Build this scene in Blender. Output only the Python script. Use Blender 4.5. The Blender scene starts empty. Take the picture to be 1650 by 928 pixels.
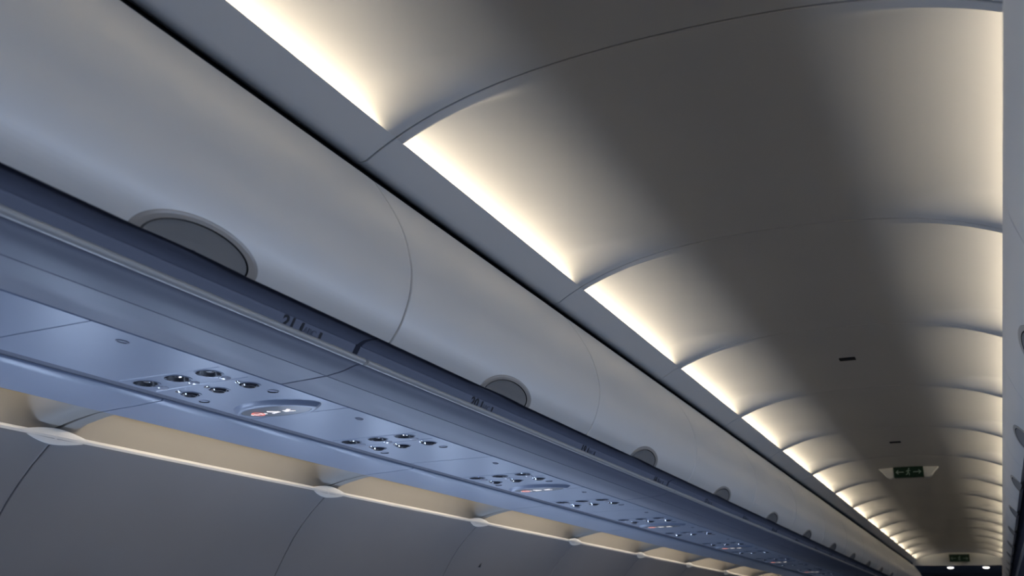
import bpy, math
from mathutils import Vector, Matrix

# ------------------------------------------------------------------ basics
# cabin coordinates: u = sideways from the cabin centre line (left is negative),
# y = along the cabin, z = height above the camera, all in panel lengths of S metres
S = 1.05
H = 1.25
Y0 = 1.478            # first panel joint ahead of the camera
YE = Y0 + 14          # end of the cabin
sc = bpy.context.scene
C = sc.collection
R = math.radians

def W(u, y, z):
    return Vector((u * S, y * S, z * S + H))

def lerp(a, b, t):
    return a + (b - a) * t

def sstep(a, b, x):
    t = min(1, max(0, (x - a) / (b - a)))
    return t * t * (3 - 2 * t)

# ------------------------------------------------------------------ materials
def mat(name, col, rough=.4, spec=.5, metal=0, emit=None, strength=0, bump=0, mottled=0, scale=60):
    m = bpy.data.materials.new(name)
    m.use_nodes = True
    nt = m.node_tree
    b = nt.nodes['Principled BSDF']
    b.inputs['Base Color'].default_value = (*col, 1)
    b.inputs['Roughness'].default_value = rough
    b.inputs['Specular IOR Level'].default_value = spec
    b.inputs['Metallic'].default_value = metal
    if emit:
        b.inputs['Emission Color'].default_value = (*emit, 1)
        b.inputs['Emission Strength'].default_value = strength
    if bump or mottled:
        tc = nt.nodes.new('ShaderNodeTexCoord')
        n = nt.nodes.new('ShaderNodeTexNoise')
        n.inputs['Scale'].default_value = scale
        n.inputs['Detail'].default_value = 4
        nt.links.new(tc.outputs['Object'], n.inputs['Vector'])
        if mottled:
            r = nt.nodes.new('ShaderNodeValToRGB')
            r.color_ramp.elements[0].position = .3
            r.color_ramp.elements[1].position = .7
            r.color_ramp.elements[0].color = (*[c * (1 - mottled) for c in col], 1)
            r.color_ramp.elements[1].color = (*[min(1, c * (1 + mottled)) for c in col], 1)
            nt.links.new(n.outputs['Fac'], r.inputs['Fac'])
            nt.links.new(r.outputs['Color'], b.inputs['Base Color'])
        if bump:
            bp = nt.nodes.new('ShaderNodeBump')
            bp.inputs['Strength'].default_value = bump
            bp.inputs['Distance'].default_value = .002
            nt.links.new(n.outputs['Fac'], bp.inputs['Height'])
            nt.links.new(bp.outputs['Normal'], b.inputs['Normal'])
    return m

COVE_E = 17.5
SIDE_E = 13.5
def ior(m, v):
    m.node_tree.nodes['Principled BSDF'].inputs['IOR'].default_value = v
    return m

M = dict(
    ceil=mat('ceiling_plastic', (.49, .485, .475), .5, .3, mottled=.02, scale=2),
    door=ior(mat('bin_door_plastic', (.62, .60, .57), .38, .5, mottled=.02, scale=3), 1.9),
    case=mat('bin_casing_plastic', (.165, .178, .235), .46, .32, mottled=.02, scale=3),
    psu=mat('service_panel_plastic', (.25, .295, .40), .37, .36, mottled=.02, scale=5),
    wall=mat('sidewall_plastic', (.25, .24, .24), .42, .5, mottled=.03, scale=3),
    cove=mat('sidewall_cove_plastic', (.31, .29, .26), .5, .3, mottled=.02, scale=3),
    rail=mat('edge_rail_plastic', (.86, .84, .80), .35, .5, mottled=.02, scale=5),
    white_p=mat('sign_housing_plastic', (.9, .9, .87), .35, .5, mottled=.02, scale=9),
    bead=mat('hand_rail_plastic', (.42, .42, .42), .4, .5, mottled=.02, scale=5),
    latch=ior(mat('latch_rim', (.30, .27, .24), .38, .5, mottled=.04, scale=9), 1.8),
    dish=ior(mat('latch_dish', (.24, .23, .22), .38, .5, mottled=.04, scale=9), 1.8),
    seal=mat('rubber_seal', (.11, .12, .17), .6, .3, mottled=.05, scale=20),
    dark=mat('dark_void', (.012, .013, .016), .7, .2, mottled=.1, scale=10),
    black=mat('black_print', (.012, .013, .02), .5, .3, mottled=.1, scale=90),
    grey=mat('grey_print', (.10, .11, .15), .5, .3, mottled=.1, scale=90),
    cup=mat('lamp_cup', (.05, .055, .07), .22, .6, mottled=.05, scale=40),
    chrome=mat('chrome', (.75, .76, .8), .12, .5, 1, mottled=.02, scale=20),
    lens=mat('sign_lens', (.035, .04, .06), .35, .6, mottled=.05, scale=20),
    knob=mat('clear_knob', (.45, .47, .56), .15, .6, mottled=.02, scale=40),
    red=mat('lit_red', (.6, .1, .08), .5, .3, emit=(1, .33, .28), strength=.55, mottled=.02),
    white=mat('lit_white', (.8, .8, .8), .5, .3, emit=(1, .9, .86), strength=.6, mottled=.02),
    green=mat('exit_green', (.002, .016, .008), .4, .4, emit=(.0, .06, .02), strength=.02, mottled=.05),
    exitw=mat('exit_white', (.36, .46, .40), .5, .3, mottled=.05),
    floor=mat('carpet', (.05, .055, .08), .95, .1, bump=.4, mottled=.3, scale=120),
    tube=mat('cove_tube', (.9, .9, .85), .5, .3, emit=(1, .85, .62), strength=COVE_E),
    stube=mat('side_tube', (.9, .9, .85), .5, .3, emit=(1, .85, .64), strength=SIDE_E),
    spot=mat('downlight_lens', (.9, .9, .85), .5, .3, emit=(1, .9, .8), strength=6),
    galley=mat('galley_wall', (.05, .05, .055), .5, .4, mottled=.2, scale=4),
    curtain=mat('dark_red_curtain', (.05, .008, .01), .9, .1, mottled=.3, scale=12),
    pane=mat('window_pane', (.7, .8, .9), .1, .5, emit=(.5, .65, 1), strength=.3),
)

# ------------------------------------------------------------------ mesh helpers
def build(name, verts, faces, m, parent=None, smooth=True, mats=None, fmat=None, org=Vector((0, 0, 0)), angle=35):
    me = bpy.data.meshes.new(name)
    me.from_pydata([tuple(Vector(v) - org) for v in verts], [], faces)
    for x in (mats or [m]):
        me.materials.append(x)
    if fmat:
        for p, k in zip(me.polygons, fmat):
            p.material_index = k
    me.validate()
    if smooth:
        me.shade_smooth()
        if angle:
            me.set_sharp_from_angle(angle=R(angle))
    o = bpy.data.objects.new(name, me)
    C.objects.link(o)
    if parent:
        o.parent = parent
    return o

class MB:
    """collects shapes for one mesh"""
    def __init__(s):
        s.v = []; s.f = []; s.m = []
    def add(s, v, f, k=0):
        n = len(s.v)
        s.v += [Vector(a) for a in v]
        s.f += [tuple(i + n for i in q) for q in f]
        s.m += [k] * len(f)
    def box(s, lo, hi, k=0):
        x0, y0, z0 = lo; x1, y1, z1 = hi
        v = [(x0, y0, z0), (x1, y0, z0), (x1, y1, z0), (x0, y1, z0), (x0, y0, z1), (x1, y0, z1), (x1, y1, z1), (x0, y1, z1)]
        s.add(v, [(0, 3, 2, 1), (4, 5, 6, 7), (0, 1, 5, 4), (1, 2, 6, 5), (2, 3, 7, 6), (3, 0, 4, 7)], k)
    def grid(s, rows, k=0, skip=None, flip=False):
        n = len(rows[0]); v = [p for r in rows for p in r]; f = []
        for i in range(len(rows) - 1):
            for j in range(n - 1):
                if skip and skip(i, j):
                    continue
                q = (i * n + j, i * n + j + 1, (i + 1) * n + j + 1, (i + 1) * n + j)
                f.append(q[::-1] if flip else q)
        s.add(v, f, k)
    def rings(s, rings, k=0, cap0=False, cap1=False):
        n = len(rings[0]); v = [p for r in rings for p in r]; f = []
        for i in range(len(rings) - 1):
            for j in range(n):
                f.append((i * n + j, i * n + (j + 1) % n, (i + 1) * n + (j + 1) % n, (i + 1) * n + j))
        if cap0: f.append(tuple(range(n))[::-1])
        if cap1: f.append(tuple((len(rings) - 1) * n + j for j in range(n)))
        s.add(v, f, k)
    def out(s, name, m, parent=None, mats=None, org=Vector((0, 0, 0)), smooth=True, angle=35):
        return build(name, s.v, s.f, m, parent, smooth, mats, s.m if mats else None, org, angle)

def extrude(mb, prof, y0, y1, side=1, k=0, close=True):
    """closed profile polygon (u,z) pushed along y with closed ends; side=-1 mirrors to the right of the cabin"""
    r = [[W(u * side, y, z) for u, z in prof] for y in (y0, y1)]
    mb.rings(r, k, cap0=close, cap1=close)

def empty(name, loc, label=None, cat=None, group=None, kind=None):
    o = bpy.data.objects.new(name, None)
    o.empty_display_size = .1
    C.objects.link(o); o.location = loc
    tag(o, label, cat, group, kind)
    return o

def tag(o, label=None, cat=None, group=None, kind=None):
    if label: o['label'] = label
    if cat: o['category'] = cat
    if group: o['group'] = group
    if kind: o['kind'] = kind

def dup(o, parent=None, loc=None):
    c = o.copy(); C.objects.link(c); c.parent = parent
    if loc is not None: c.location = loc
    for ch in list(o.children):
        dup(ch, c)
    return c

def linkchild(src, parent, loc=None):
    c = src.copy(); C.objects.link(c); c.parent = parent
    if loc is not None: c.location = loc
    return c

ORD = ['first', 'second', 'third', 'fourth', 'fifth', 'sixth', 'seventh', 'eighth', 'ninth', 'tenth', 'eleventh', 'twelfth',
       'thirteenth', 'fourteenth', 'fifteenth', 'sixteenth', 'seventeenth', 'eighteenth', 'nineteenth', 'twentieth',
       'twenty-first', 'twenty-second', 'twenty-third', 'twenty-fourth']

# ------------------------------------------------------------------ ceiling
def arch(u):
    return .9955 - .1727 * u * u - .4422 * u ** 4
def arch_n(u):
    d = -(.3454 * u + 1.7688 * u ** 3)
    n = Vector((-d, 0, 1)); n.normalize(); return n
LIP = .5515
def Dm(a):                      # how far the ceiling stands back behind the lip, a = |u|
    if a >= LIP: return .052
    return .052 * (1 - sstep(0, 1, (LIP - a) / .33)) ** 1.0
def Em(y):                      # 0 on the ribs at both ends of a panel, 1 between them
    return sstep(.024, .075, y) if y < .5 else sstep(.024, .125, 1 - y)

def ceiling_panel():
    G = .0022
    dys = [G, G + .0015, .006, .015, .024, .027, .030, .034, .04, .047, .055, .065, .075,   .085, .095, .105, .115, .125, .14, .2, .3, .4]
    ys = dys + [.5] + [1 - d for d in dys[::-1]]
    mb = MB()
    us = [-.72, -.70, -.68, -.655, -.63, -.605, -.585, -.57, -.558, -LIP]
    inner = [lerp(-LIP, LIP, i / 72) for i in range(73)]
    cols = us[:-1] + inner + [-a for a in us[:-1][::-1]]
    def up(u, y, lift=0):
        e = Em(y); a = abs(u)
        n = arch_n(max(-.6, min(.6, u)))
        base = Vector((u, 0, arch(max(-.7, min(.7, u)))))
        off = Dm(a) * e
        if a > LIP + 1e-6:      # hidden part above the valance
            off = lerp(.004, .052, e)
            if a > .61:
                q = min(1, (a - .605) / .05)
                base = Vector((u, 0, lerp(arch(.605), .902 + .03 * min(1, max(0, (a - .655) / .06)), q)))
                n = Vector((0, 0, 1))
                off *= max(.15, 1 - q * .6)
        p = base + n * (off + lift)
        return W(p.x, y, p.z)
    rows = [[up(u, G, .012) for u in cols]]
    for y in ys:
        lift = .0014 if y in (G, 1 - G) else 0
        rows.append([up(u, y, lift) for u in cols])
    rows.append([up(u, 1 - G, .012) for u in cols])
    mb.grid(rows)
    # valances on both sides, meeting the panel at the lip
    vp = [(-.664, .905), (-.6635, .892), (-.660, .880), (-.653, .8715), (-.644, .8665), (-.635, .8640), (-.627, .8632)]
    vp += [(-u, arch(u)) for u in (.618, .61, .60, .585, .57, .560, LIP)]
    for s in (-1, 1):
        rows = []
        for y in [G] + ys + [1 - G]:
            first = len(rows) == 0 or len(rows) == len(ys) + 1
            rows.append([W(-u * s, y, z + (.012 if first else (.0014 if y in (G, 1 - G) else 0))) for u, z in [(-a, b) for a, b in vp]])
        mb.grid(rows, flip=(s > 0))
        # lip thickness and the small return towards the trough
        rows = []
        for y in ys:
            e = Em(y)
            t = .002 * min(1, e * 4)
            rows.append([W(-s * (-u), y, z) for u, z in [(LIP, arch(LIP)), (LIP + .0015, arch(LIP) + t * .6), (LIP + .006, arch(LIP + .006) + .002), (.62, arch(.62) + .006), (.655, .872), (.668, .900), (.70, .93)]])
        mb.grid(rows, flip=(s < 0))
    return mb

cp = ceiling_panel()
ceiling = empty('ceiling', W(0, 0, 0), kind='structure')
PAN = cp.out('ceiling_panel', M['ceil'], ceiling, org=W(0, 0, 0))
tb = MB()
for_tube = [(math.cos(a) * .009, math.sin(a) * .009) for a in [i * math.pi / 4 for i in range(8)]]
extrude(tb, [(-.588 + a * .85, .8962 + b * .8) for a, b in for_tube], .045, .955)
TUBE_L = tb.out('light_tube', M['tube'], ceiling, org=W(0, 0, 0))
tb = MB()
extrude(tb, [(.588 + a * .85, .8962 + b * .8) for a, b in for_tube], .045, .955)
TUBE_R = tb.out('light_tube', M['tube'], ceiling, org=W(0, 0, 0))
first = True
for k in range(-3, 14):
    loc = Vector((0, (Y0 + k) * S, 0))
    if first:
        for o in (PAN, TUBE_L, TUBE_R): o.location = loc
        first = False
    else:
        for o in (PAN, TUBE_L, TUBE_R): linkchild(o, ceiling, loc)
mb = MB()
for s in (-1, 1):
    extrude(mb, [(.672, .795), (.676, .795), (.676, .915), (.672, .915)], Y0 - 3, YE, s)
o = mb.out('gap_shade_sheet', M['dark'], smooth=False); tag(o, kind='structure')  # black sheets standing in for the shade in the gap above the bin doors
# unseen dark skin added above everything to stop light leaking in
mb = MB()
skin = [(-1.78, .30), (-1.62, .62), (-1.38, .86), (-1.0, 1.04), (-.5, 1.12), (0, 1.14), (.5, 1.12), (1.0, 1.04), (1.38, .86), (1.62, .62), (1.78, .30)]
mb.grid([[W(u, y, z) for u, z in skin] for y in (Y0 - 3, YE + 2.2)])
o = mb.out('light_block_skin', M['dark'])
tag(o, kind='structure')

# ------------------------------------------------------------------ overhead bins
CX = .4187
def cu(pts):                    # camera-centred x of the measurements to cabin u
    return [(x + CX, z) for x, z in pts]
door_prof = cu([(-.9565, .478), (-.952, .4835), (-.943, .4965), (-.9345, .512), (-.9285, .527), (-.922, .548), (-.918, .566), (-.9163, .585), (-.9163, .602),
                (-.918, .622), (-.923, .645), (-.931, .672), (-.942, .700), (-.957, .729), (-.978, .763), (-1.000, .795), (-1.013, .813), (-1.0185, .8185), (-1.025, .8215), (-1.035, .821)])
def resample(pts, n):
    L = [0]
    for a, b in zip(pts, pts[1:]):
        L.append(L[-1] + math.hypot(b[0] - a[0], b[1] - a[1]))
    out = []
    for i in range(n):
        s = L[-1] * i / (n - 1)
        j = 0
        while j < len(L) - 2 and L[j + 1] < s: j += 1
        t = (s - L[j]) / (L[j + 1] - L[j])
        out.append((lerp(pts[j][0], pts[j + 1][0], t), lerp(pts[j][1], pts[j + 1][1], t)))
    return out, L[-1]
def catmull(pts, sub=4):
    P = [pts[0]] + pts + [pts[-1]]
    out = []
    for i in range(1, len(P) - 2):
        p0, p1, p2, p3 = [Vector(q) for q in P[i - 1:i + 3]]
        for j in range(sub):
            t = j / sub
            q = .5 * ((2 * p1) + (-p0 + p2) * t + (2 * p0 - 5 * p1 + 4 * p2 - p3) * t * t + (-p0 + 3 * p1 - 3 * p2 + p3) * t ** 3)
            out.append((q.x, q.y))
    out.append(pts[-1])
    return out
DP, DL = resample(catmull(door_prof), 61)
def dsurf(s, off=0, side=1):    # point and inward offset on the door outer surface, s = length from the lower lip
    t = max(0, min(1, s / DL)) * 60
    j = min(59, int(t)); f = t - j
    a = Vector(DP[j]); b = Vector(DP[j + 1])
    p = a.lerp(b, f)
    ja, jb = max(0, j - 1), min(60, j + 2)
    d = Vector(DP[jb]) - Vector(DP[ja]); d.normalize()
    n = Vector((d.y, -d.x))     # towards the aisle
    return p + n * off
LA, LB = .127, .050             # half width, height of the latch half ellipse
def door_mesh(side, org):
    mb = MB(); g = .0022; y1 = 1.0
    ys = [g, g + .0012, g + .004, .012, .02, .035, .06, .1, .15, .2, .25, .3, .34]
    ys += [.35 + i * .0075 for i in range(41)]
    ys += [.66, .70, .75, .8, .85, .9, .94, .965, .98, .988, 1 - g - .004, 1 - g - .0012, 1 - g]
    ss = sorted(set([round(DL * i / 60, 5) for i in range(61)] + [round(.003 * i, 5) for i in range(0, 20)]))
    def P(s, y, inset=0):
        d = min(y - g, 1 - g - y)
        r = .022
        cut = 0
        if d < r: cut = r - math.sqrt(max(0, r * r - (r - d) ** 2))
        s2 = s * (DL - cut) / DL
        rr = .0025
        off = -(rr - math.sqrt(max(0, rr * rr - (rr - min(rr, d)) ** 2)))
        q = dsurf(s2, off - inset)
        return W(q.x * side, y, q.y)
    def inlatch(s, y):
        return ((y - .492) / (LA * .93)) ** 2 + (s / (LB * .93)) ** 2 < 1
    rows = [[P(s, y) for s in ss] for y in ys]
    def skip(i, j):
        return inlatch((ss[j] + ss[j + 1]) / 2, (ys[i] + ys[i + 1]) / 2)
    mb.grid(rows, skip=skip, flip=(side > 0))
    # back shell and edges
    ib = [P(s, g, .018) for s in ss]; ie = [P(s, 1 - g, .018) for s in ss]
    mb.grid([rows[0], ib], flip=(side < 0)); mb.grid([rows[-1], ie], flip=(side > 0))
    mb.grid([[r[-1] for r in rows], [P(DL, y, .018) for y in ys]], flip=(side > 0))
    low = [y for y in ys if abs(y - .492) > LA * .94]
    for part in ([y for y in low if y < .492], [y for y in low if y > .492]):
        mb.grid([[P(0, y) for y in part], [P(0, y, .018) for y in part]], flip=(side < 0))
    mb.grid([ib, ie], flip=(side < 0))
    return mb
def latch_mesh(side):
    """half-oval pull at the lower edge of a door: rim, fine groove and dished paddle"""
    mb = MB(); N = 40
    def pt(fa, fb, off, i):
        th = math.pi * i / N
        y = .492 - math.cos(th) * LA * fa
        s = math.sin(th) * LB * fb
        q = dsurf(s, off)
        if s < 1e-6: q = dsurf(0, off)
        return W(q.x * side, y, q.y)
    spec = [(1.0, 1.0, -.001, 0), (.985, .97, .0012, 0), (.93, .90, .0014, 0), (.83, .79, .0006, 0), (.82, .775, -.006, 1), (.805, .755, -.006, 1),
            (.80, .745, .0004, 2), (.73, .66, -.0015, 2), (.5, .43, -.005, 2), (.3, .25, -.007, 2), (0.02, .02, -.008, 2)]
    rows = [[pt(a, b, o, i) for i in range(N + 1)] for a, b, o, k in spec]
    for (r0, r1, sp) in zip(rows, rows[1:], spec[1:]):
        mb.grid([r0, r1], k=sp[3], flip=(side < 0))
    return mb

case_bot = cu([(-.983, .540), (-.975, .500), (-.980, .4915), (-.990, .4897), (-1.002, .4893), (-1.012, .4875), (-1.019, .4840), (-1.0238, .4806),
               (-1.0248, .4815), (-1.0262, .4815), (-1.0265, .4785), (-1.0275, .4765), (-1.031, .4700), (-1.034, .4635), (-1.036, .4580), (-1.030, .4562), (-1.0175, .4530),
               (-1.0175, .4475), (-1.020, .4452), (-1.032, .4425), (-1.042, .4392), (-1.052, .4357), (-1.066, .4325), (-1.0922, .4284), (-1.0924, .4300), (-1.0945, .4300), (-1.0947, .4281), (-1.13, .4255),
               (-1.1965, .4213), (-1.1985, .4228), (-1.1985, .438)])
case_top = cu([(-1.48, .445), (-1.70, .52), (-1.70, .78), (-1.10, .795), (-1.045, .80), (-1.02, .77), (-.990, .72), (-.965, .68), (-.952, .64), (-.948, .60), (-.952, .56), (-.962, .545)])
bead = [(-1.0105 + CX + .0078 * math.cos(a), .4482 + .0062 * math.sin(a)) for a in [2 * math.pi * i / 16 for i in range(16)]]

def text_mesh(txt, size):
    cv = bpy.data.curves.new('txt', 'FONT'); cv.body = txt; cv.size = size; cv.extrude = .0002; cv.offset = size * .03; cv.resolution_u = 3
    o = bpy.data.objects.new('txt', cv); C.objects.link(o)
    dg = bpy.context.evaluated_depsgraph_get(); dg.update()
    me = bpy.data.meshes.new_from_object(o.evaluated_get(dg))
    v = [x.co.copy() for x in me.vertices]; f = [tuple(p.vertices) for p in me.polygons]
    bpy.data.objects.remove(o); bpy.data.curves.remove(cv); bpy.data.meshes.remove(me)
    return v, f

def number_mesh(row, part):
    """row number, seat letters and marker bars printed on the strip below the doors (left side)"""
    mb = MB()
    a = Vector((-1.0345 + CX, 0, .4615)); b = Vector((-1.0268 + CX, 0, .4785))
    upv = (b - a).normalized(); nrm = Vector((upv.z, 0, -upv.x))
    def put(v, f, y, up0, k):
        out = []
        for q in v:
            p = a + upv * ((q.y + up0)) + nrm * (.0006 + q.z)
            out.append(W(p.x, y + q.x, p.z))
        mb.add(out, f, k)
    if part == 0:
        v, f = text_mesh(str(row), .0300)
        for q in v: q.x *= 1.22
        put(v, f, 0, -.0005, 0)
        return mb
    def bar(y, w, h, k, sl=.004):
        put([Vector((0, 0, 0)), Vector((w, 0, 0)), Vector((w + sl * 0, h, 0)), Vector((0, h, 0))], [(0, 1, 2, 3)], y, .001, k)
    bar(.050, .007, .0185, 0)
    v, f = text_mesh('ABC', .0165)
    for q in v: q.x *= 1.1
    put(v, f, .0595, .0025, 1)
    bar(.104, .007, .0150, 0)
    return mb

bins_l, bins_r = [], []
def strips(side, org, parent):
    mb = MB()
    pr = case_bot + case_top
    def g(i): return .0028 + (.0052 * sstep(0, 9, i) if i <= 13 else 0)
    r = [[W(u * side, g(i), z) for i, (u, z) in enumerate(pr)], [W(u * side, 2 - g(i), z) for i, (u, z) in enumerate(pr)]]
    mb.rings(r, 0, cap0=True, cap1=True)
    return mb.out('casing', M['case'], parent, org=org, angle=50)

for side, nm in ((1, 'left'), (-1, 'right')):
    org = W(-.8 * side, 0, .43)
    proto = empty('overhead_bin', org)
    strips(side, org, proto)
    mb = MB(); extrude(mb, bead, .004, 1.996, side)
    mb.out('hand_rail', M['bead'], proto, org=org)
    d = door_mesh(side, org).out('door', M['door'], proto, org=org)
    l = latch_mesh(side).out('latch', None, d, mats=[M['latch'], M['dark'], M['dish']], org=org)
    d2 = linkchild(d, proto, Vector((0, S, 0))); linkchild(l, d2)
    (bins_l if side > 0 else bins_r).append(proto)
    lst = bins_l if side > 0 else bins_r
    for i, k in enumerate(range(-4, 14, 2)):
        pos = org + Vector((0, (Y0 + k) * S, 0))
        if i == 0:
            o = proto; o.location = pos
        else:
            o = dup(proto, None, pos); lst.append(o)
        vis = i - 1 if side > 0 else i
        if side > 0:
            lab = f'white two-door overhead bin on the left, {ORD[max(0, i - 1)]} from the camera along the row' if i else 'white overhead bin on the left, behind the camera'
            if i == 1: lab = 'white two-door overhead bin at the upper left, nearest the camera with the largest latch'
        else:
            lab = f'white overhead bin seen edge-on along the right border, {ORD[i]} from the camera' if i else 'white overhead bin on the right, first along the row at the camera'
        tag(o, lab, 'overhead bin', f'overhead bins on the {nm} side')

# row numbers: parts of the bin they are printed on (left side)
for n in range(0, 21):
    y = 1.258 + .6845 * n
    if y > YE - .2: break
    row = 21 - n
    if row < 1: break
    i = int(math.floor((y - (Y0 - 4)) / 2))
    host = bins_l[i]
    if y - (Y0 - 4 + 2 * i) > 1.88: y = Y0 - 4 + 2 * i + 1.88
    for part, nm in ((0, 'row_number'), (1, 'seat_letters')):
        o = number_mesh(row, part).out(nm, None, host, mats=[M['black'], M['grey']], org=W(0, 0, 0), smooth=False)
        o.location = W(0, y, 0) - host.location

# ------------------------------------------------------------------ passenger service units (left)
def pz(u): return .421 + .025 * (u - (-1.199 + CX))
PU0, PU1 = -1.2022 + CX, -1.463 + CX
PL = .6915
CUPS = [(-1.422, .337), (-1.342, .334), (-1.263, .330)]
VENTS = [(-1.41, .443), (-1.334, .439), (-1.254, .433)]
HOLES = [(-1.43, .505), (-1.247, .496)]
def psurf(u, y, dn=0):
    return W(u, y, pz(u) - dn)
def psu_proto(org, sign):
    r = empty('passenger_service_unit', org)
    mb = MB(); g = .0016
    nu, ny = 44, 118
    us = [lerp(PU1 + .0006, PU0, i / nu) for i in range(nu + 1)]
    ys = [lerp(g, PL - g, i / ny) for i in range(ny + 1)]
    def hole(i, j):
        y = (ys[i] + ys[i + 1]) / 2; u = (us[j] + us[j + 1]) / 2
        for x, yy in CUPS:
            if math.hypot(u - x - CX, y - yy) < .0235: return True
        for x, yy in VENTS:
            if math.hypot(u - x - CX, y - yy) < .0185: return True
        return False
    def relief(u, y):           # shallow press lines around the lamp cluster
        return 0
    mb.grid([[psurf(u, y) for u in us] for y in ys], skip=hole)
    for edge in (g, PL - g):
        mb.grid([[psurf(u, edge) for u in us], [psurf(u, edge, -.012) for u in us]])
    for eu in (us[0], us[-1]):
        mb.grid([[psurf(eu, y) for y in ys], [psurf(eu, y, -.012) for y in ys]])
    # raised island carrying the lamps: thin ridge lines
    for (a, b) in (((-1.452, .300), (-1.215, .302)), ((-1.452, .395), (-1.215, .383))):
        ua, ya = a[0] + CX, a[1]; ub, yb = b[0] + CX, b[1]
        mb.grid([[psurf(lerp(ua, ub, t / 8), lerp(ya, yb, t / 8) + dy, dn) for t in range(9)] for dy, dn in ((-.0025, 0), (0, .0011), (.0025, 0))])
    mb.out('panel', M['psu'], r, org=org)
    # small oval emblem on the blank end
    mb = MB(); N = 20
    rr = []
    for f, dn in ((1.0, .0001), (.95, .0014), (.75, .0014), (.70, .0001)):
        rr.append([psurf(-1.244 + CX + .0075 * f * math.cos(2 * math.pi * i / N), .104 + .0135 * f * math.sin(2 * math.pi * i / N), dn) for i in range(N)])
    mb.rings(rr); mb.out('oval_emblem', M['case'], r, org=org)
    def disc(x, y, spec, name, mats, par, N=24):
        mb = MB()
        rings = [[psurf(x + CX + rad * math.cos(2 * math.pi * i / N), y + rad * math.sin(2 * math.pi * i / N), dn) for i in range(N)] for rad, dn, k in spec]
        for a, b, sp in zip(rings, rings[1:], spec[1:]):
            mb.rings([a, b], k=sp[2])
        mb.rings([rings[-1]], k=spec[-1][2], cap1=True)
        return mb.out(name, None, par, mats=mats, org=org)
    for x, y in CUPS:
        l = disc(x, y, [(.0275, -.0005, 0), (.0265, .0012, 0), (.0245, .0010, 0), (.0235, -.002, 1), (.021, -.010, 1), (.014, -.018, 1), (.004, -.020, 1)], 'reading_light', [M['psu'], M['cup']], r)
        disc(x + .0, y + .002, [(.0135, -.019, 0), (.0135, -.010, 0), (.0115, -.0055, 0), (.007, -.0025, 0), (.003, -.0018, 1)], 'lens', [M['cup'], M['chrome']], l, 14)
        disc(x + .004, y + .0385, [(.0115, -.0005, 0), (.0110, .0020, 0), (.0075, .0036, 0), (.002, .0042, 0)], 'switch', [M['knob']], l, 14)
    for x, y in VENTS:
        v = disc(x, y, [(.0225, -.0005, 0), (.0215, .0012, 0), (.0195, .0010, 0), (.0185, -.002, 1), (.016, -.009, 1), (.013, -.010, 1)], 'air_nozzle', [M['psu'], M['cup']], r)
        disc(x - .004, y - .030, [(.006, -.0005, 0), (.0055, .0022, 0), (.002, .0030, 0)], 'nozzle_pin', [M['chrome']], v, 12)
        disc(x, y, [(.0150, -.010, 0), (.0148, .0015, 0), (.0130, .0045, 1), (.0108, .0045, 1), (.0095, -.004, 0), (.002, -.005, 0)], 'nozzle_tip', [M['cup'], M['chrome']], v, 16)
    for x, y in HOLES:
        disc(x, y, [(.0118, .0002, 0), (.0110, .0016, 0), (.0096, .0010, 1), (.0075, -.003, 1)], 'call_button', [M['knob'], M['dark']], r, 14)
    if sign:
        mb = MB(); N = 48
        cxs, cys = -1.337 + CX, .622
        def leaf(fx, fy, dn, dx=0, dy=0):
            out = []
            for i in range(N):
                t = 2 * math.pi * i / N
                c, s_ = math.cos(t), math.sin(t)
                yy = fy * (abs(s_) ** (1.5 if fx > .09 else 1.1)) * (1 if s_ > 0 else -1)
                out.append(psurf(cxs + dx + fx * c, cys + dy + yy, dn))
            return out
        mb.rings([leaf(.112, .066, 0), leaf(.108, .062, .0035), leaf(.103, .056, .0075), leaf(.096, .049, .0082), leaf(.088, .042, .0080), leaf(.0872, .0412, .0060)])
        bz = mb.out('sign_bezel', M['psu'], r, org=org)
        mb = MB(); mb.rings([leaf(.0868, .0405, .0078), leaf(.04, .018, .0084)], cap1=True)
        mb.out('sign_lens', M['lens'], bz, org=org)
        # pictograms: crossed-out cigarette, then a fastening seat belt
        def strip(mb, pts, w, dn, k):
            for a, b in zip(pts, pts[1:]):
                a = Vector(a); b = Vector(b); d = (b - a).normalized(); n = Vector((-d.y, d.x)) * w / 2
                v = [psurf(q.x, q.y, dn + h) for h in (0, .0006) for q in (a - n, b - n, b + n, a + n)]
                mb.add(v, [(0, 1, 2, 3), (4, 5, 6, 7), (0, 1, 5, 4), (1, 2, 6, 5), (2, 3, 7, 6), (3, 0, 4, 7)], k)
        mb = MB(); x0, y0 = -1.386 + CX, .624
        strip(mb, [(x0 - .020, y0 + .003), (x0 + .020, y0 + .003)], .007, .0086, 1)
        strip(mb, [(x0 + .0135 * math.cos(t), y0 + .0135 * math.sin(t)) for t in [2 * math.pi * i / 20 for i in range(21)]], .0028, .0090, 0)
        strip(mb, [(x0 - .0095, y0 - .0095), (x0 + .0095, y0 + .0095)], .0025, .0092, 0)
        mb.out('no_smoking_symbol', None, bz, mats=[M['red'], M['white']], org=org, smooth=False)
        mb = MB(); x0, y0 = -1.324 + CX, .622
        strip(mb, [(x0 - .030, y0 - .010), (x0 - .012, y0 + .002), (x0 - .006, y0 + .002)], .009, .0086, 1)
        strip(mb, [(x0 - .029, y0 + .010), (x0 - .012, y0 + .003)], .006, .0088, 1)
        strip(mb, [(x0 + .006, y0 + .002), (x0 + .014, y0 + .002)], .013, .0086, 1)
        strip(mb, [(x0 + .012, y0 + .002), (x0 + .028, y0 - .011)], .008, .0088, 1)
        strip(mb, [(x0 + .014, y0 + .003), (x0 + .031, y0 + .008)], .005, .0088, 1)
        mb.out('seat_belt_symbol', None, bz, mats=[M['red'], M['white']], org=org, smooth=False)
    return r

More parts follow.
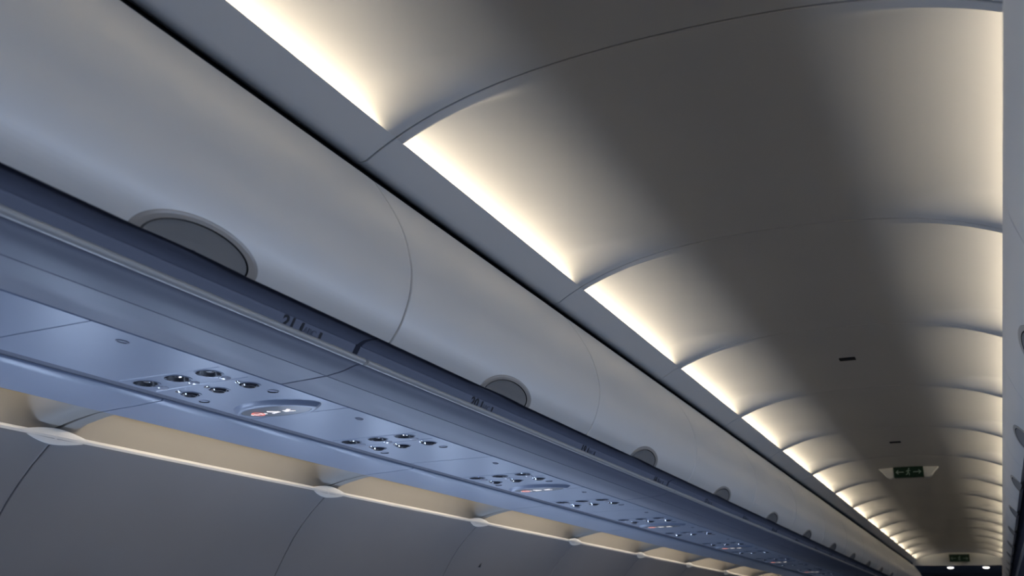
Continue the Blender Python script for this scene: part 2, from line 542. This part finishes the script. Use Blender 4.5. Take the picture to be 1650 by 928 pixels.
porg = W(-1.33 + CX, 0, .43)
pA = psu_proto(porg, True); pB = psu_proto(porg, False)
pfirst = 1.020 - PL
used = {}
for k in range(0, 22):
    y = pfirst + PL * k
    if y + PL > YE + .05: break
    # the lit sign comes on every other unit, and on every unit at the far end
    src = pA if (k % 2 == 1) else pB
    pos = porg + Vector((0, y * S, 0))
    if id(src) not in used:
        used[id(src)] = 1; o = src; o.location = pos
    else:
        o = dup(src, None, pos)
    sg = 'service unit with lit sign' if src is pA else 'service unit without sign'
    if k == 0:
        lab = 'grey-blue service panel cut off by the left edge of the photo, nearest the camera'
    elif k == 1:
        lab = 'grey-blue passenger service unit with the largest lit sign, second from the camera'
    else:
        lab = f'{sg}, {ORD[k]} unit from the camera under the left bins'
    tag(o, lab, 'service unit', 'passenger service units under the left bins')

# plain filler under the right-hand bins and behind the camera, and the dark seal
mb = MB()
for side, ya, yb in ((-1, Y0 - 3, YE), (1, Y0 - 3, pfirst - .002)):
    extrude(mb, [(PU0, pz(PU0)), (PU1, pz(PU1)), (PU1, .44), (PU0, .44)], ya, yb, side)
o = mb.out('trim_1', M['psu']); tag(o, kind='structure')
mb = MB()
for side in (1, -1):
    extrude(mb, cu([(-1.4645, .4195), (-1.4975, .4165), (-1.4975, .440), (-1.4645, .440)]), Y0 - 3, YE, side)
o = mb.out('trim_2', M['seal']); tag(o, kind='structure')

# ------------------------------------------------------------------ side walls
base = cu([(-1.4975, .440), (-1.4975, .4135), (-1.500, .4117), (-1.53, .4095), (-1.571, .4062), (-1.62, .4035)])
SL = (-1.663 + CX, .4003)
rib = cu([(-1.663, .4003), (-1.690, .3965), (-1.713, .3920), (-1.738, .3870), (-1.761, .3810), (-1.778, .3765), (-1.790, .3735), (-1.800, .368), (-1.812, .3600)])
rec = cu([(-1.610, .4500), (-1.665, .4850), (-1.720, .4920), (-1.765, .4820), (-1.795, .4600), (-1.812, .4320), (-1.820, .4050), (-1.822, .3750), (-1.824, .3500)])
def cove_panel(side):
    mb = MB(); g = .0022
    dys = [g, .0035, .008, .016, .026, .036, .046, .056, .066, .078, .09, .105, .12, .14, .16, .19, .25, .35]
    ys = dys + [.5] + [1 - d for d in dys[::-1]]
    bl = base + [SL]
    rows = [[W(u * side, y, z) for u, z in bl] for y in ys]
    ends = [[W(u * side, g, z + .012) for u, z in bl]], [[W(u * side, 1 - g, z + .012) for u, z in bl]]
    mb.grid(ends[0] + rows + ends[1], flip=(side > 0))
    def E(y, j):
        f = j / 8
        if y < .5: return sstep(lerp(.030, .045, f), lerp(.085, .12, f), y)
        return sstep(lerp(.034, .046, f), lerp(.19, .25, f), 1 - y)
    rows = []
    for y in ys:
        r = []
        for j in range(9):
            e = E(y, j)
            a, b = rib[j], rec[j]
            gy = y + (.0045 * (j / 8) if y in (g, .0035) else (-.0045 * (j / 8) if y in (1 - g, 1 - .0035) else 0))
            r.append(W(lerp(a[0], b[0], e) * side, gy, lerp(a[1], b[1], e) + (.0012 if y in (g, 1 - g) else 0)))
        rows.append(r)
    e0 = [Vector(p) + Vector((0, 0, .012)) for p in rows[0]]; e1 = [Vector(p) + Vector((0, 0, .012)) for p in rows[-1]]
    mb.grid([e0] + rows + [e1], k=1, flip=(side > 0))
    return mb
wall_prof = cu([(-1.826, .352), (-1.812, .3535), (-1.803, .3605), (-1.795, .3635), (-1.789, .3615), (-1.7865, .3565), (-1.789, .3510), (-1.796, .3455), (-1.806, .3375), (-1.824, .3200), (-1.848, .2960),
                (-1.880, .2580), (-1.908, .2180), (-1.932, .1750), (-1.955, .1300), (-1.978, .0800), (-2.005, 0), (-2.025, -.05), (-2.042, -.10), (-2.055, -.15), (-2.064, -.20),
                (-2.070, -.25), (-2.074, -.30), (-2.075, -.35), (-2.073, -.40), (-2.068, -.5), (-2.05, -.7), (-1.98, -.95), (-1.9, -1.13), (-1.85, -1.19)])
fine = []
for (a, b), (c, d) in zip(wall_prof, wall_prof[1:]):
    n = max(1, int((b - d) / .012)) if .1 > b > -.42 else 1
    fine += [(lerp(a, c, i / n), lerp(b, d, i / n)) for i in range(n)]
wall_prof = fine + [wall_prof[-1]]
WINS = [(.25, -.16), (.75, -.16)]
def wall_panel(side):
    mb = MB(); g = .0022
    ys = [g, .0035, .008, .05, .1] + [.12 + .01 * i for i in range(27)] + [.42, .5, .58] + [.62 + .01 * i for i in range(27)] + [.9, .95, .992, .9965, 1 - g]
    prof = wall_prof
    def skip(i, j):
        if i == 0 or i == len(ys): return False
        i -= 1
        y = (ys[i] + ys[i + 1]) / 2; z = (prof[j][1] + prof[j + 1][1]) / 2
        return any(((y - a) / .11) ** 2 + ((z - b) / .16) ** 2 < 1 for a, b in WINS)
    rows = [[W((u - .012) * side, g, z) for u, z in prof]]
    rows += [[W((u - (.0012 if y in (g, 1 - g) else 0)) * side, y, z) for u, z in prof] for y in ys]
    rows += [[W((u - .012) * side, 1 - g, z) for u, z in prof]]
    mb.grid(rows, skip=skip, flip=(side > 0), k=1)
    # rail portion keeps the paler plastic
    n = len(prof) - 1
    mb.m = [0 if (x % 1 == 0 and False) else m for x, m in enumerate(mb.m)]
    return mb
def wall_u(z):
    for (a, b), (c, d) in zip(wall_prof[6:], wall_prof[7:]):
        if d <= z <= b: return lerp(a, c, (z - b) / (d - b))
    return -1.6
def bracket(side):
    """boat-shaped cover over the joint of two wall panels, its tips running into the rail"""
    mb = MB(); n = 28; m = 10
    rows = []
    for i in range(n + 1):
        t = -1 + 2 * i / n
        w = max(.0, 1 - abs(t) ** 1.7)
        rc = Vector((-1.7868, .3565))
        top = rc + Vector((-.003, .0165)) * w; bot = rc + Vector((-.0130, -.0165)) * w
        r = []
        for j in range(m + 1):
            f = j / m
            p = rc + (top.lerp(bot, f) - rc) + Vector((.86, -.3)) * (.0060 * w * math.sin(math.pi * f) + .0016)
            r.append(W((p.x + CX) * side, t * .096, p.y))
        back = W((-1.83 + CX) * side, t * .096, top.y + .0)
        rows.append([back] + r + [W((bot.x - .02 + CX) * side, t * .096, bot.y)])
    mb.grid(rows, flip=(side > 0))
    return mb
for side, nm in ((1, 'wall_left'), (-1, 'wall_right')):
    root = empty(nm, W(0, 0, 0), kind='structure')
    cv = cove_panel(side).out('cove_panel', None, root, mats=[M['psu'], M['cove']], org=W(0, 0, 0))
    wp = wall_panel(side).out('wall_panel', None, root, mats=[M['rail'], M['wall']], org=W(0, 0, 0))
    # rail strip material: the first faces of every row
    me = wp.data
    for p in me.polygons:
        c = p.center
        if c.z > .3505 * S and abs(c.x) < (1.83 - CX) * S: p.material_index = 0
    br = bracket(side).out('joint_cover', M['rail'], root, org=W(0, 0, 0))
    tb = MB(); extrude(tb, [(-1.6455 + CX + a * .8, .4325 + b * .8) for a, b in for_tube], .05, .955, side)
    st = tb.out('light_tube', M['stube'], root, org=W(0, 0, 0))
    N = 28; wins = []
    for yw, zw in WINS:
        fr = MB(); rg = []
        for f, du in ((1.22, .002), (1.15, .008), (1.0, .006), (.88, -.03), (.86, -.04)):
            rg.append([W((wall_u(zw + .16 * f * math.sin(2 * math.pi * i / N)) + du) * side, yw + .11 * f * math.cos(2 * math.pi * i / N), zw + .16 * f * math.sin(2 * math.pi * i / N)) for i in range(N)])
        fr.rings(rg)
        wins.append(fr.out('window_frame', M['wall'], root, org=W(0, 0, 0)))
        fr = MB()
        fr.rings([[W((wall_u(zw) - .045) * side, yw + .115 * math.cos(2 * math.pi * i / N), zw + .165 * math.sin(2 * math.pi * i / N)) for i in range(N)]], cap1=True)
        wins.append(fr.out('window_pane', M['pane'], root, org=W(0, 0, 0), smooth=False))
    items = [cv, wp, br, st] + wins
    for k in range(-3, 14):
        loc = Vector((0, (Y0 + k) * S, 0))
        for o in items:
            if k == -3: o.location = loc
            else: linkchild(o, root, loc)
# little black wing-position marker on the left wall
mb = MB()
def wallpt(y, z, off): return W(wall_u(z) + off, y, z)
v = [wallpt(3.722, .201, .0012), wallpt(3.742, .201, .0012), wallpt(3.734, .218, .0012), wallpt(3.722, .201, .0004), wallpt(3.742, .201, .0004), wallpt(3.734, .218, .0004)]
mb.add(v, [(0, 1, 2), (3, 5, 4), (0, 3, 4, 1), (1, 4, 5, 2), (2, 5, 3, 0)])
o = mb.out('wing_marker', M['black'], smooth=False)
tag(o, 'tiny black triangle marker stuck on the grey left wall panel', 'marker')

# floor and ends of the cabin
mb = MB(); mb.box(W(-1.45, Y0 - 3, -1.24), W(1.45, YE + 2.2, -1.19)); o = mb.out('floor', M['floor'], smooth=False); tag(o, kind='structure')
mb = MB(); mb.box(W(-1.75, Y0 - 3.06, -1.19), W(1.75, Y0 - 3.005, 1.1)); o = mb.out('wall_rear', M['wall'], smooth=False); tag(o, kind='structure')
# pale header closing the vault, with the low ceiling of the galley area behind it
mb = MB(); N = 40
hz = .822
def hdr(y):
    top = [W(lerp(-.62, .62, i / N), y, arch(lerp(-.62, .62, i / N)) + .03) for i in range(N + 1)]
    bot = [W(lerp(-.62, .62, i / N), y, hz) for i in range(N + 1)]
    return [bot, top]
a = hdr(YE + .004); b = hdr(YE + .03)
mb.grid(a); mb.grid(b, flip=True); mb.grid([a[0], b[0]], flip=True)
o = mb.out('wall_front', M['white_p']); tag(o, kind='structure')
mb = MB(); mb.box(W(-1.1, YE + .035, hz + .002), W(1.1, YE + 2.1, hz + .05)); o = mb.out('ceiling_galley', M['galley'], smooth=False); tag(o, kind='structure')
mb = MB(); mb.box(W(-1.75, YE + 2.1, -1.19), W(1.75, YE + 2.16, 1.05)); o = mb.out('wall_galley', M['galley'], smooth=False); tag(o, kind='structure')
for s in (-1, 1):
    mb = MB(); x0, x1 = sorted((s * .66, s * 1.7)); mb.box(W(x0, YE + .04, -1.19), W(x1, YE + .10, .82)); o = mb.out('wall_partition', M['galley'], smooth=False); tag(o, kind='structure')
# dark red curtain drawn open in the galley opening
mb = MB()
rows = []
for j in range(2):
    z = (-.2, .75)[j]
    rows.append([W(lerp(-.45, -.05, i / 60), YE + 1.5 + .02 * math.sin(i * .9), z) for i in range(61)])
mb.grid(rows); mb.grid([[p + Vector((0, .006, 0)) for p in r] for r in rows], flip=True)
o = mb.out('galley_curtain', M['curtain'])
tag(o, 'dark red curtain in the shadowed galley opening at the far end', 'curtain')
# two downlights in the low galley ceiling
for x, lab in ((-.565, 'left one of two bright round downlights at the far end'), (-.10, 'right one of two bright round downlights at the far end')):
    u = x + CX; y = YE + .45
    r = empty('downlight', W(u, y, hz), lab, 'ceiling light', 'downlights at the far end')
    mb = MB(); N = 20
    mb.rings([[W(u + rad * math.cos(2 * math.pi * i / N), y + rad * math.sin(2 * math.pi * i / N), hz + dz) for i in range(N)] for rad, dz in ((.06, .001), (.058, -.006), (.045, -.006), (.042, 0))])
    mb.out('ring', M['chrome'], r, org=W(u, y, hz))
    mb = MB()
    mb.rings([[W(u + rad * math.cos(2 * math.pi * i / N), y + rad * math.sin(2 * math.pi * i / N), hz + dz) for i in range(N)] for rad, dz in ((.044, -.002), (.035, -.014), (.015, -.02))], cap1=True)
    mb.out('bulb', M['spot'], r, org=W(u, y, hz))

# ------------------------------------------------------------------ exit signs and ceiling slots
def exit_sign(y, w, h, zt, wings, label, uc=-.012):
    org = W(uc, y, zt)
    r = empty('exit_sign', org, label, 'exit sign', 'exit signs')
    g = w / 2
    if wings:
        for s in (-1, 1):
            mb = MB()
            # tapering end pieces with a rolled bright edge
            pr = [(g + .001, -h - .004), (g + .001, .012), (wings, .012), (wings - .004, -.004), (wings - .028, -.028), (wings - .052, -h + .004), (wings - .066, -h - .004)]
            ring = [[W(uc + s * a, y + d, zt + b) for a, b in pr] for d in (-.012, -.018, .05)]
            for q in range(len(ring[0])):
                if q in (3, 4, 5): ring[0][q] += Vector((s * .004, 0, -.003))
            mb.rings(ring, cap0=True, cap1=True)
            mb.out('housing', M['white_p'], r, org=org, angle=30)
    mb = MB(); mb.box(W(uc - g, y - .022, zt - h), W(uc + g, y + .03, zt + .012)); mb.out('sign_face', M['green'], r, org=org, smooth=False)
    mb = MB(); yf = y - .0225
    def q(pts):
        n = len(pts)
        v = [W(uc + a, yf, zt - h / 2 + b) for a, b in pts] + [W(uc + a, yf - .001, zt - h / 2 + b) for a, b in pts]
        mb.add(v, [tuple(range(n)), tuple(range(n, 2 * n))[::-1]] + [(i, (i + 1) % n, n + (i + 1) % n, n + i) for i in range(n)])
    k = h / .064
    for s in (-1, 1):
        c = s * g * .58
        q([(c - .024 * k * s, -.0025 * k), (c - .024 * k * s, .0025 * k), (c + .016 * k * s, .0025 * k), (c + .016 * k * s, -.0025 * k)])
        tip = c + .026 * k * s
        q([(tip, 0), (tip - .014 * k * s, .013 * k), (tip - .019 * k * s, .013 * k), (tip - .008 * k * s, 0)])
        q([(tip, 0), (tip - .008 * k * s, 0), (tip - .019 * k * s, -.013 * k), (tip - .014 * k * s, -.013 * k)])
    # running figure and doorway in the middle
    def bar(a, b, w_):
        a = Vector(a) * k; b = Vector(b) * k; d = (b - a).normalized(); n = Vector((-d.y, d.x)) * w_ * k / 2
        q([tuple(a - n), tuple(b - n), tuple(b + n), tuple(a + n)])
    q([(.004 * k + .0045 * k * math.cos(t), .021 * k + .0045 * k * math.sin(t)) for t in [2 * math.pi * i / 10 for i in range(10)]])
    bar((.002, .015), (-.003, -.002), .007)
    bar((-.003, -.002), (.006, -.010), .0045); bar((.006, -.010), (.004, -.022), .004)
    bar((-.004, -.002), (-.006, -.013), .0045); bar((-.006, -.013), (-.016, -.017), .004)
    bar((.001, .012), (.012, .006), .0035); bar((.000, .012), (-.011, .008), .0035); bar((-.011, .008), (-.013, .000), .003)
    mb.out('arrows_and_figure', M['exitw'], r, org=org, smooth=False)
    return r
exit_sign(6.98, .182, .064, arch(.1) - .001, .185, 'green exit sign with two arrows hanging from the ceiling vault, the larger nearer one')
exit_sign(YE - .03, .26, .085, .955, 0, 'small green exit sign on the pale end panel at the far end of the cabin', uc=-.0)

for yy, ww, lab in ((3.945, .030, 'small dark slot in the grey ceiling, the nearer and larger of two'), (5.965, .030, 'small dark slot in the grey ceiling, farther one just before the exit sign')):
    mb = MB(); u = -.003; z = arch(0)
    mb.box(W(u - ww, yy - .018, z - .004), W(u + ww, yy + .018, z + .002))
    o = mb.out('ceiling_slot', M['dark'], smooth=False, org=W(u, yy, z)); o.location = W(u, yy, z)
    tag(o, lab, 'ceiling vent', 'slots in the ceiling')
# objects built in world coordinates around an origin get that origin as location
def fix(o):
    pass

# ------------------------------------------------------------------ daylight through the windows
def winlight(side, y, power, col):
    l = bpy.data.lights.new('window_daylight', 'AREA')
    l.shape = 'ELLIPSE'; l.size = .19; l.size_y = .27; l.energy = power; l.color = col
    o = bpy.data.objects.new('window_daylight', l); C.objects.link(o)
    o.location = W(side * -1.662, y, -.16)
    d = Vector((side * 1, 0, .35 if side > 0 else .9)); o.rotation_euler = d.to_track_quat('-Z', 'Y').to_euler()
    return o
BL = (.56, .71, 1.0)
for k in range(-3, 14):
    for f in (.25, .75):
        y = Y0 + k + f
        near = 1 if y < 3.6 else max(.12, 1 - (y - 3.6) / 4)
        winlight(1, y, 2.7 * near, BL)
        winlight(-1, y, 3.9 * near, BL)
w = bpy.data.worlds.new('sky'); sc.world = w; w.use_nodes = True
w.node_tree.nodes['Background'].inputs[0].default_value = (.45, .62, 1, 1)
w.node_tree.nodes['Background'].inputs[1].default_value = .5

# ------------------------------------------------------------------ camera
cam = bpy.data.cameras.new('camera'); co = bpy.data.objects.new('camera', cam); C.objects.link(co)
cam.sensor_width = 36; cam.lens = 1579.9 / 1650 * 36
yaw, pit, rol = R(-25.6201), R(18.6703), R(1.04989)
f = Vector((math.sin(yaw) * math.cos(pit), math.cos(yaw) * math.cos(pit), math.sin(pit)))
r0 = Vector((math.cos(yaw), -math.sin(yaw), 0)); u0 = r0.cross(f)
c, s = math.cos(rol), math.sin(rol)
rt = c * r0 + s * u0; up = -s * r0 + c * u0
m = Matrix((rt, up, -f)).transposed().to_4x4(); m.translation = W(CX, 0, 0)
co.matrix_world = m
cam.clip_start = .02
cam.dof.use_dof = True; cam.dof.focus_distance = 2.6; cam.dof.aperture_fstop = 6.3
sc.camera = co
sc.view_settings.view_transform = 'Standard'; sc.view_settings.look = 'None'; sc.view_settings.gamma = 1
sc.view_settings.use_curve_mapping = False
sc.view_settings.exposure = .26
sc.cycles.use_denoising = True
sc.cycles.max_bounces = 10; sc.cycles.diffuse_bounces = 7
sc.cycles.sample_clamp_indirect = 4
sc.cycles.caustics_reflective = False; sc.cycles.caustics_refractive = False
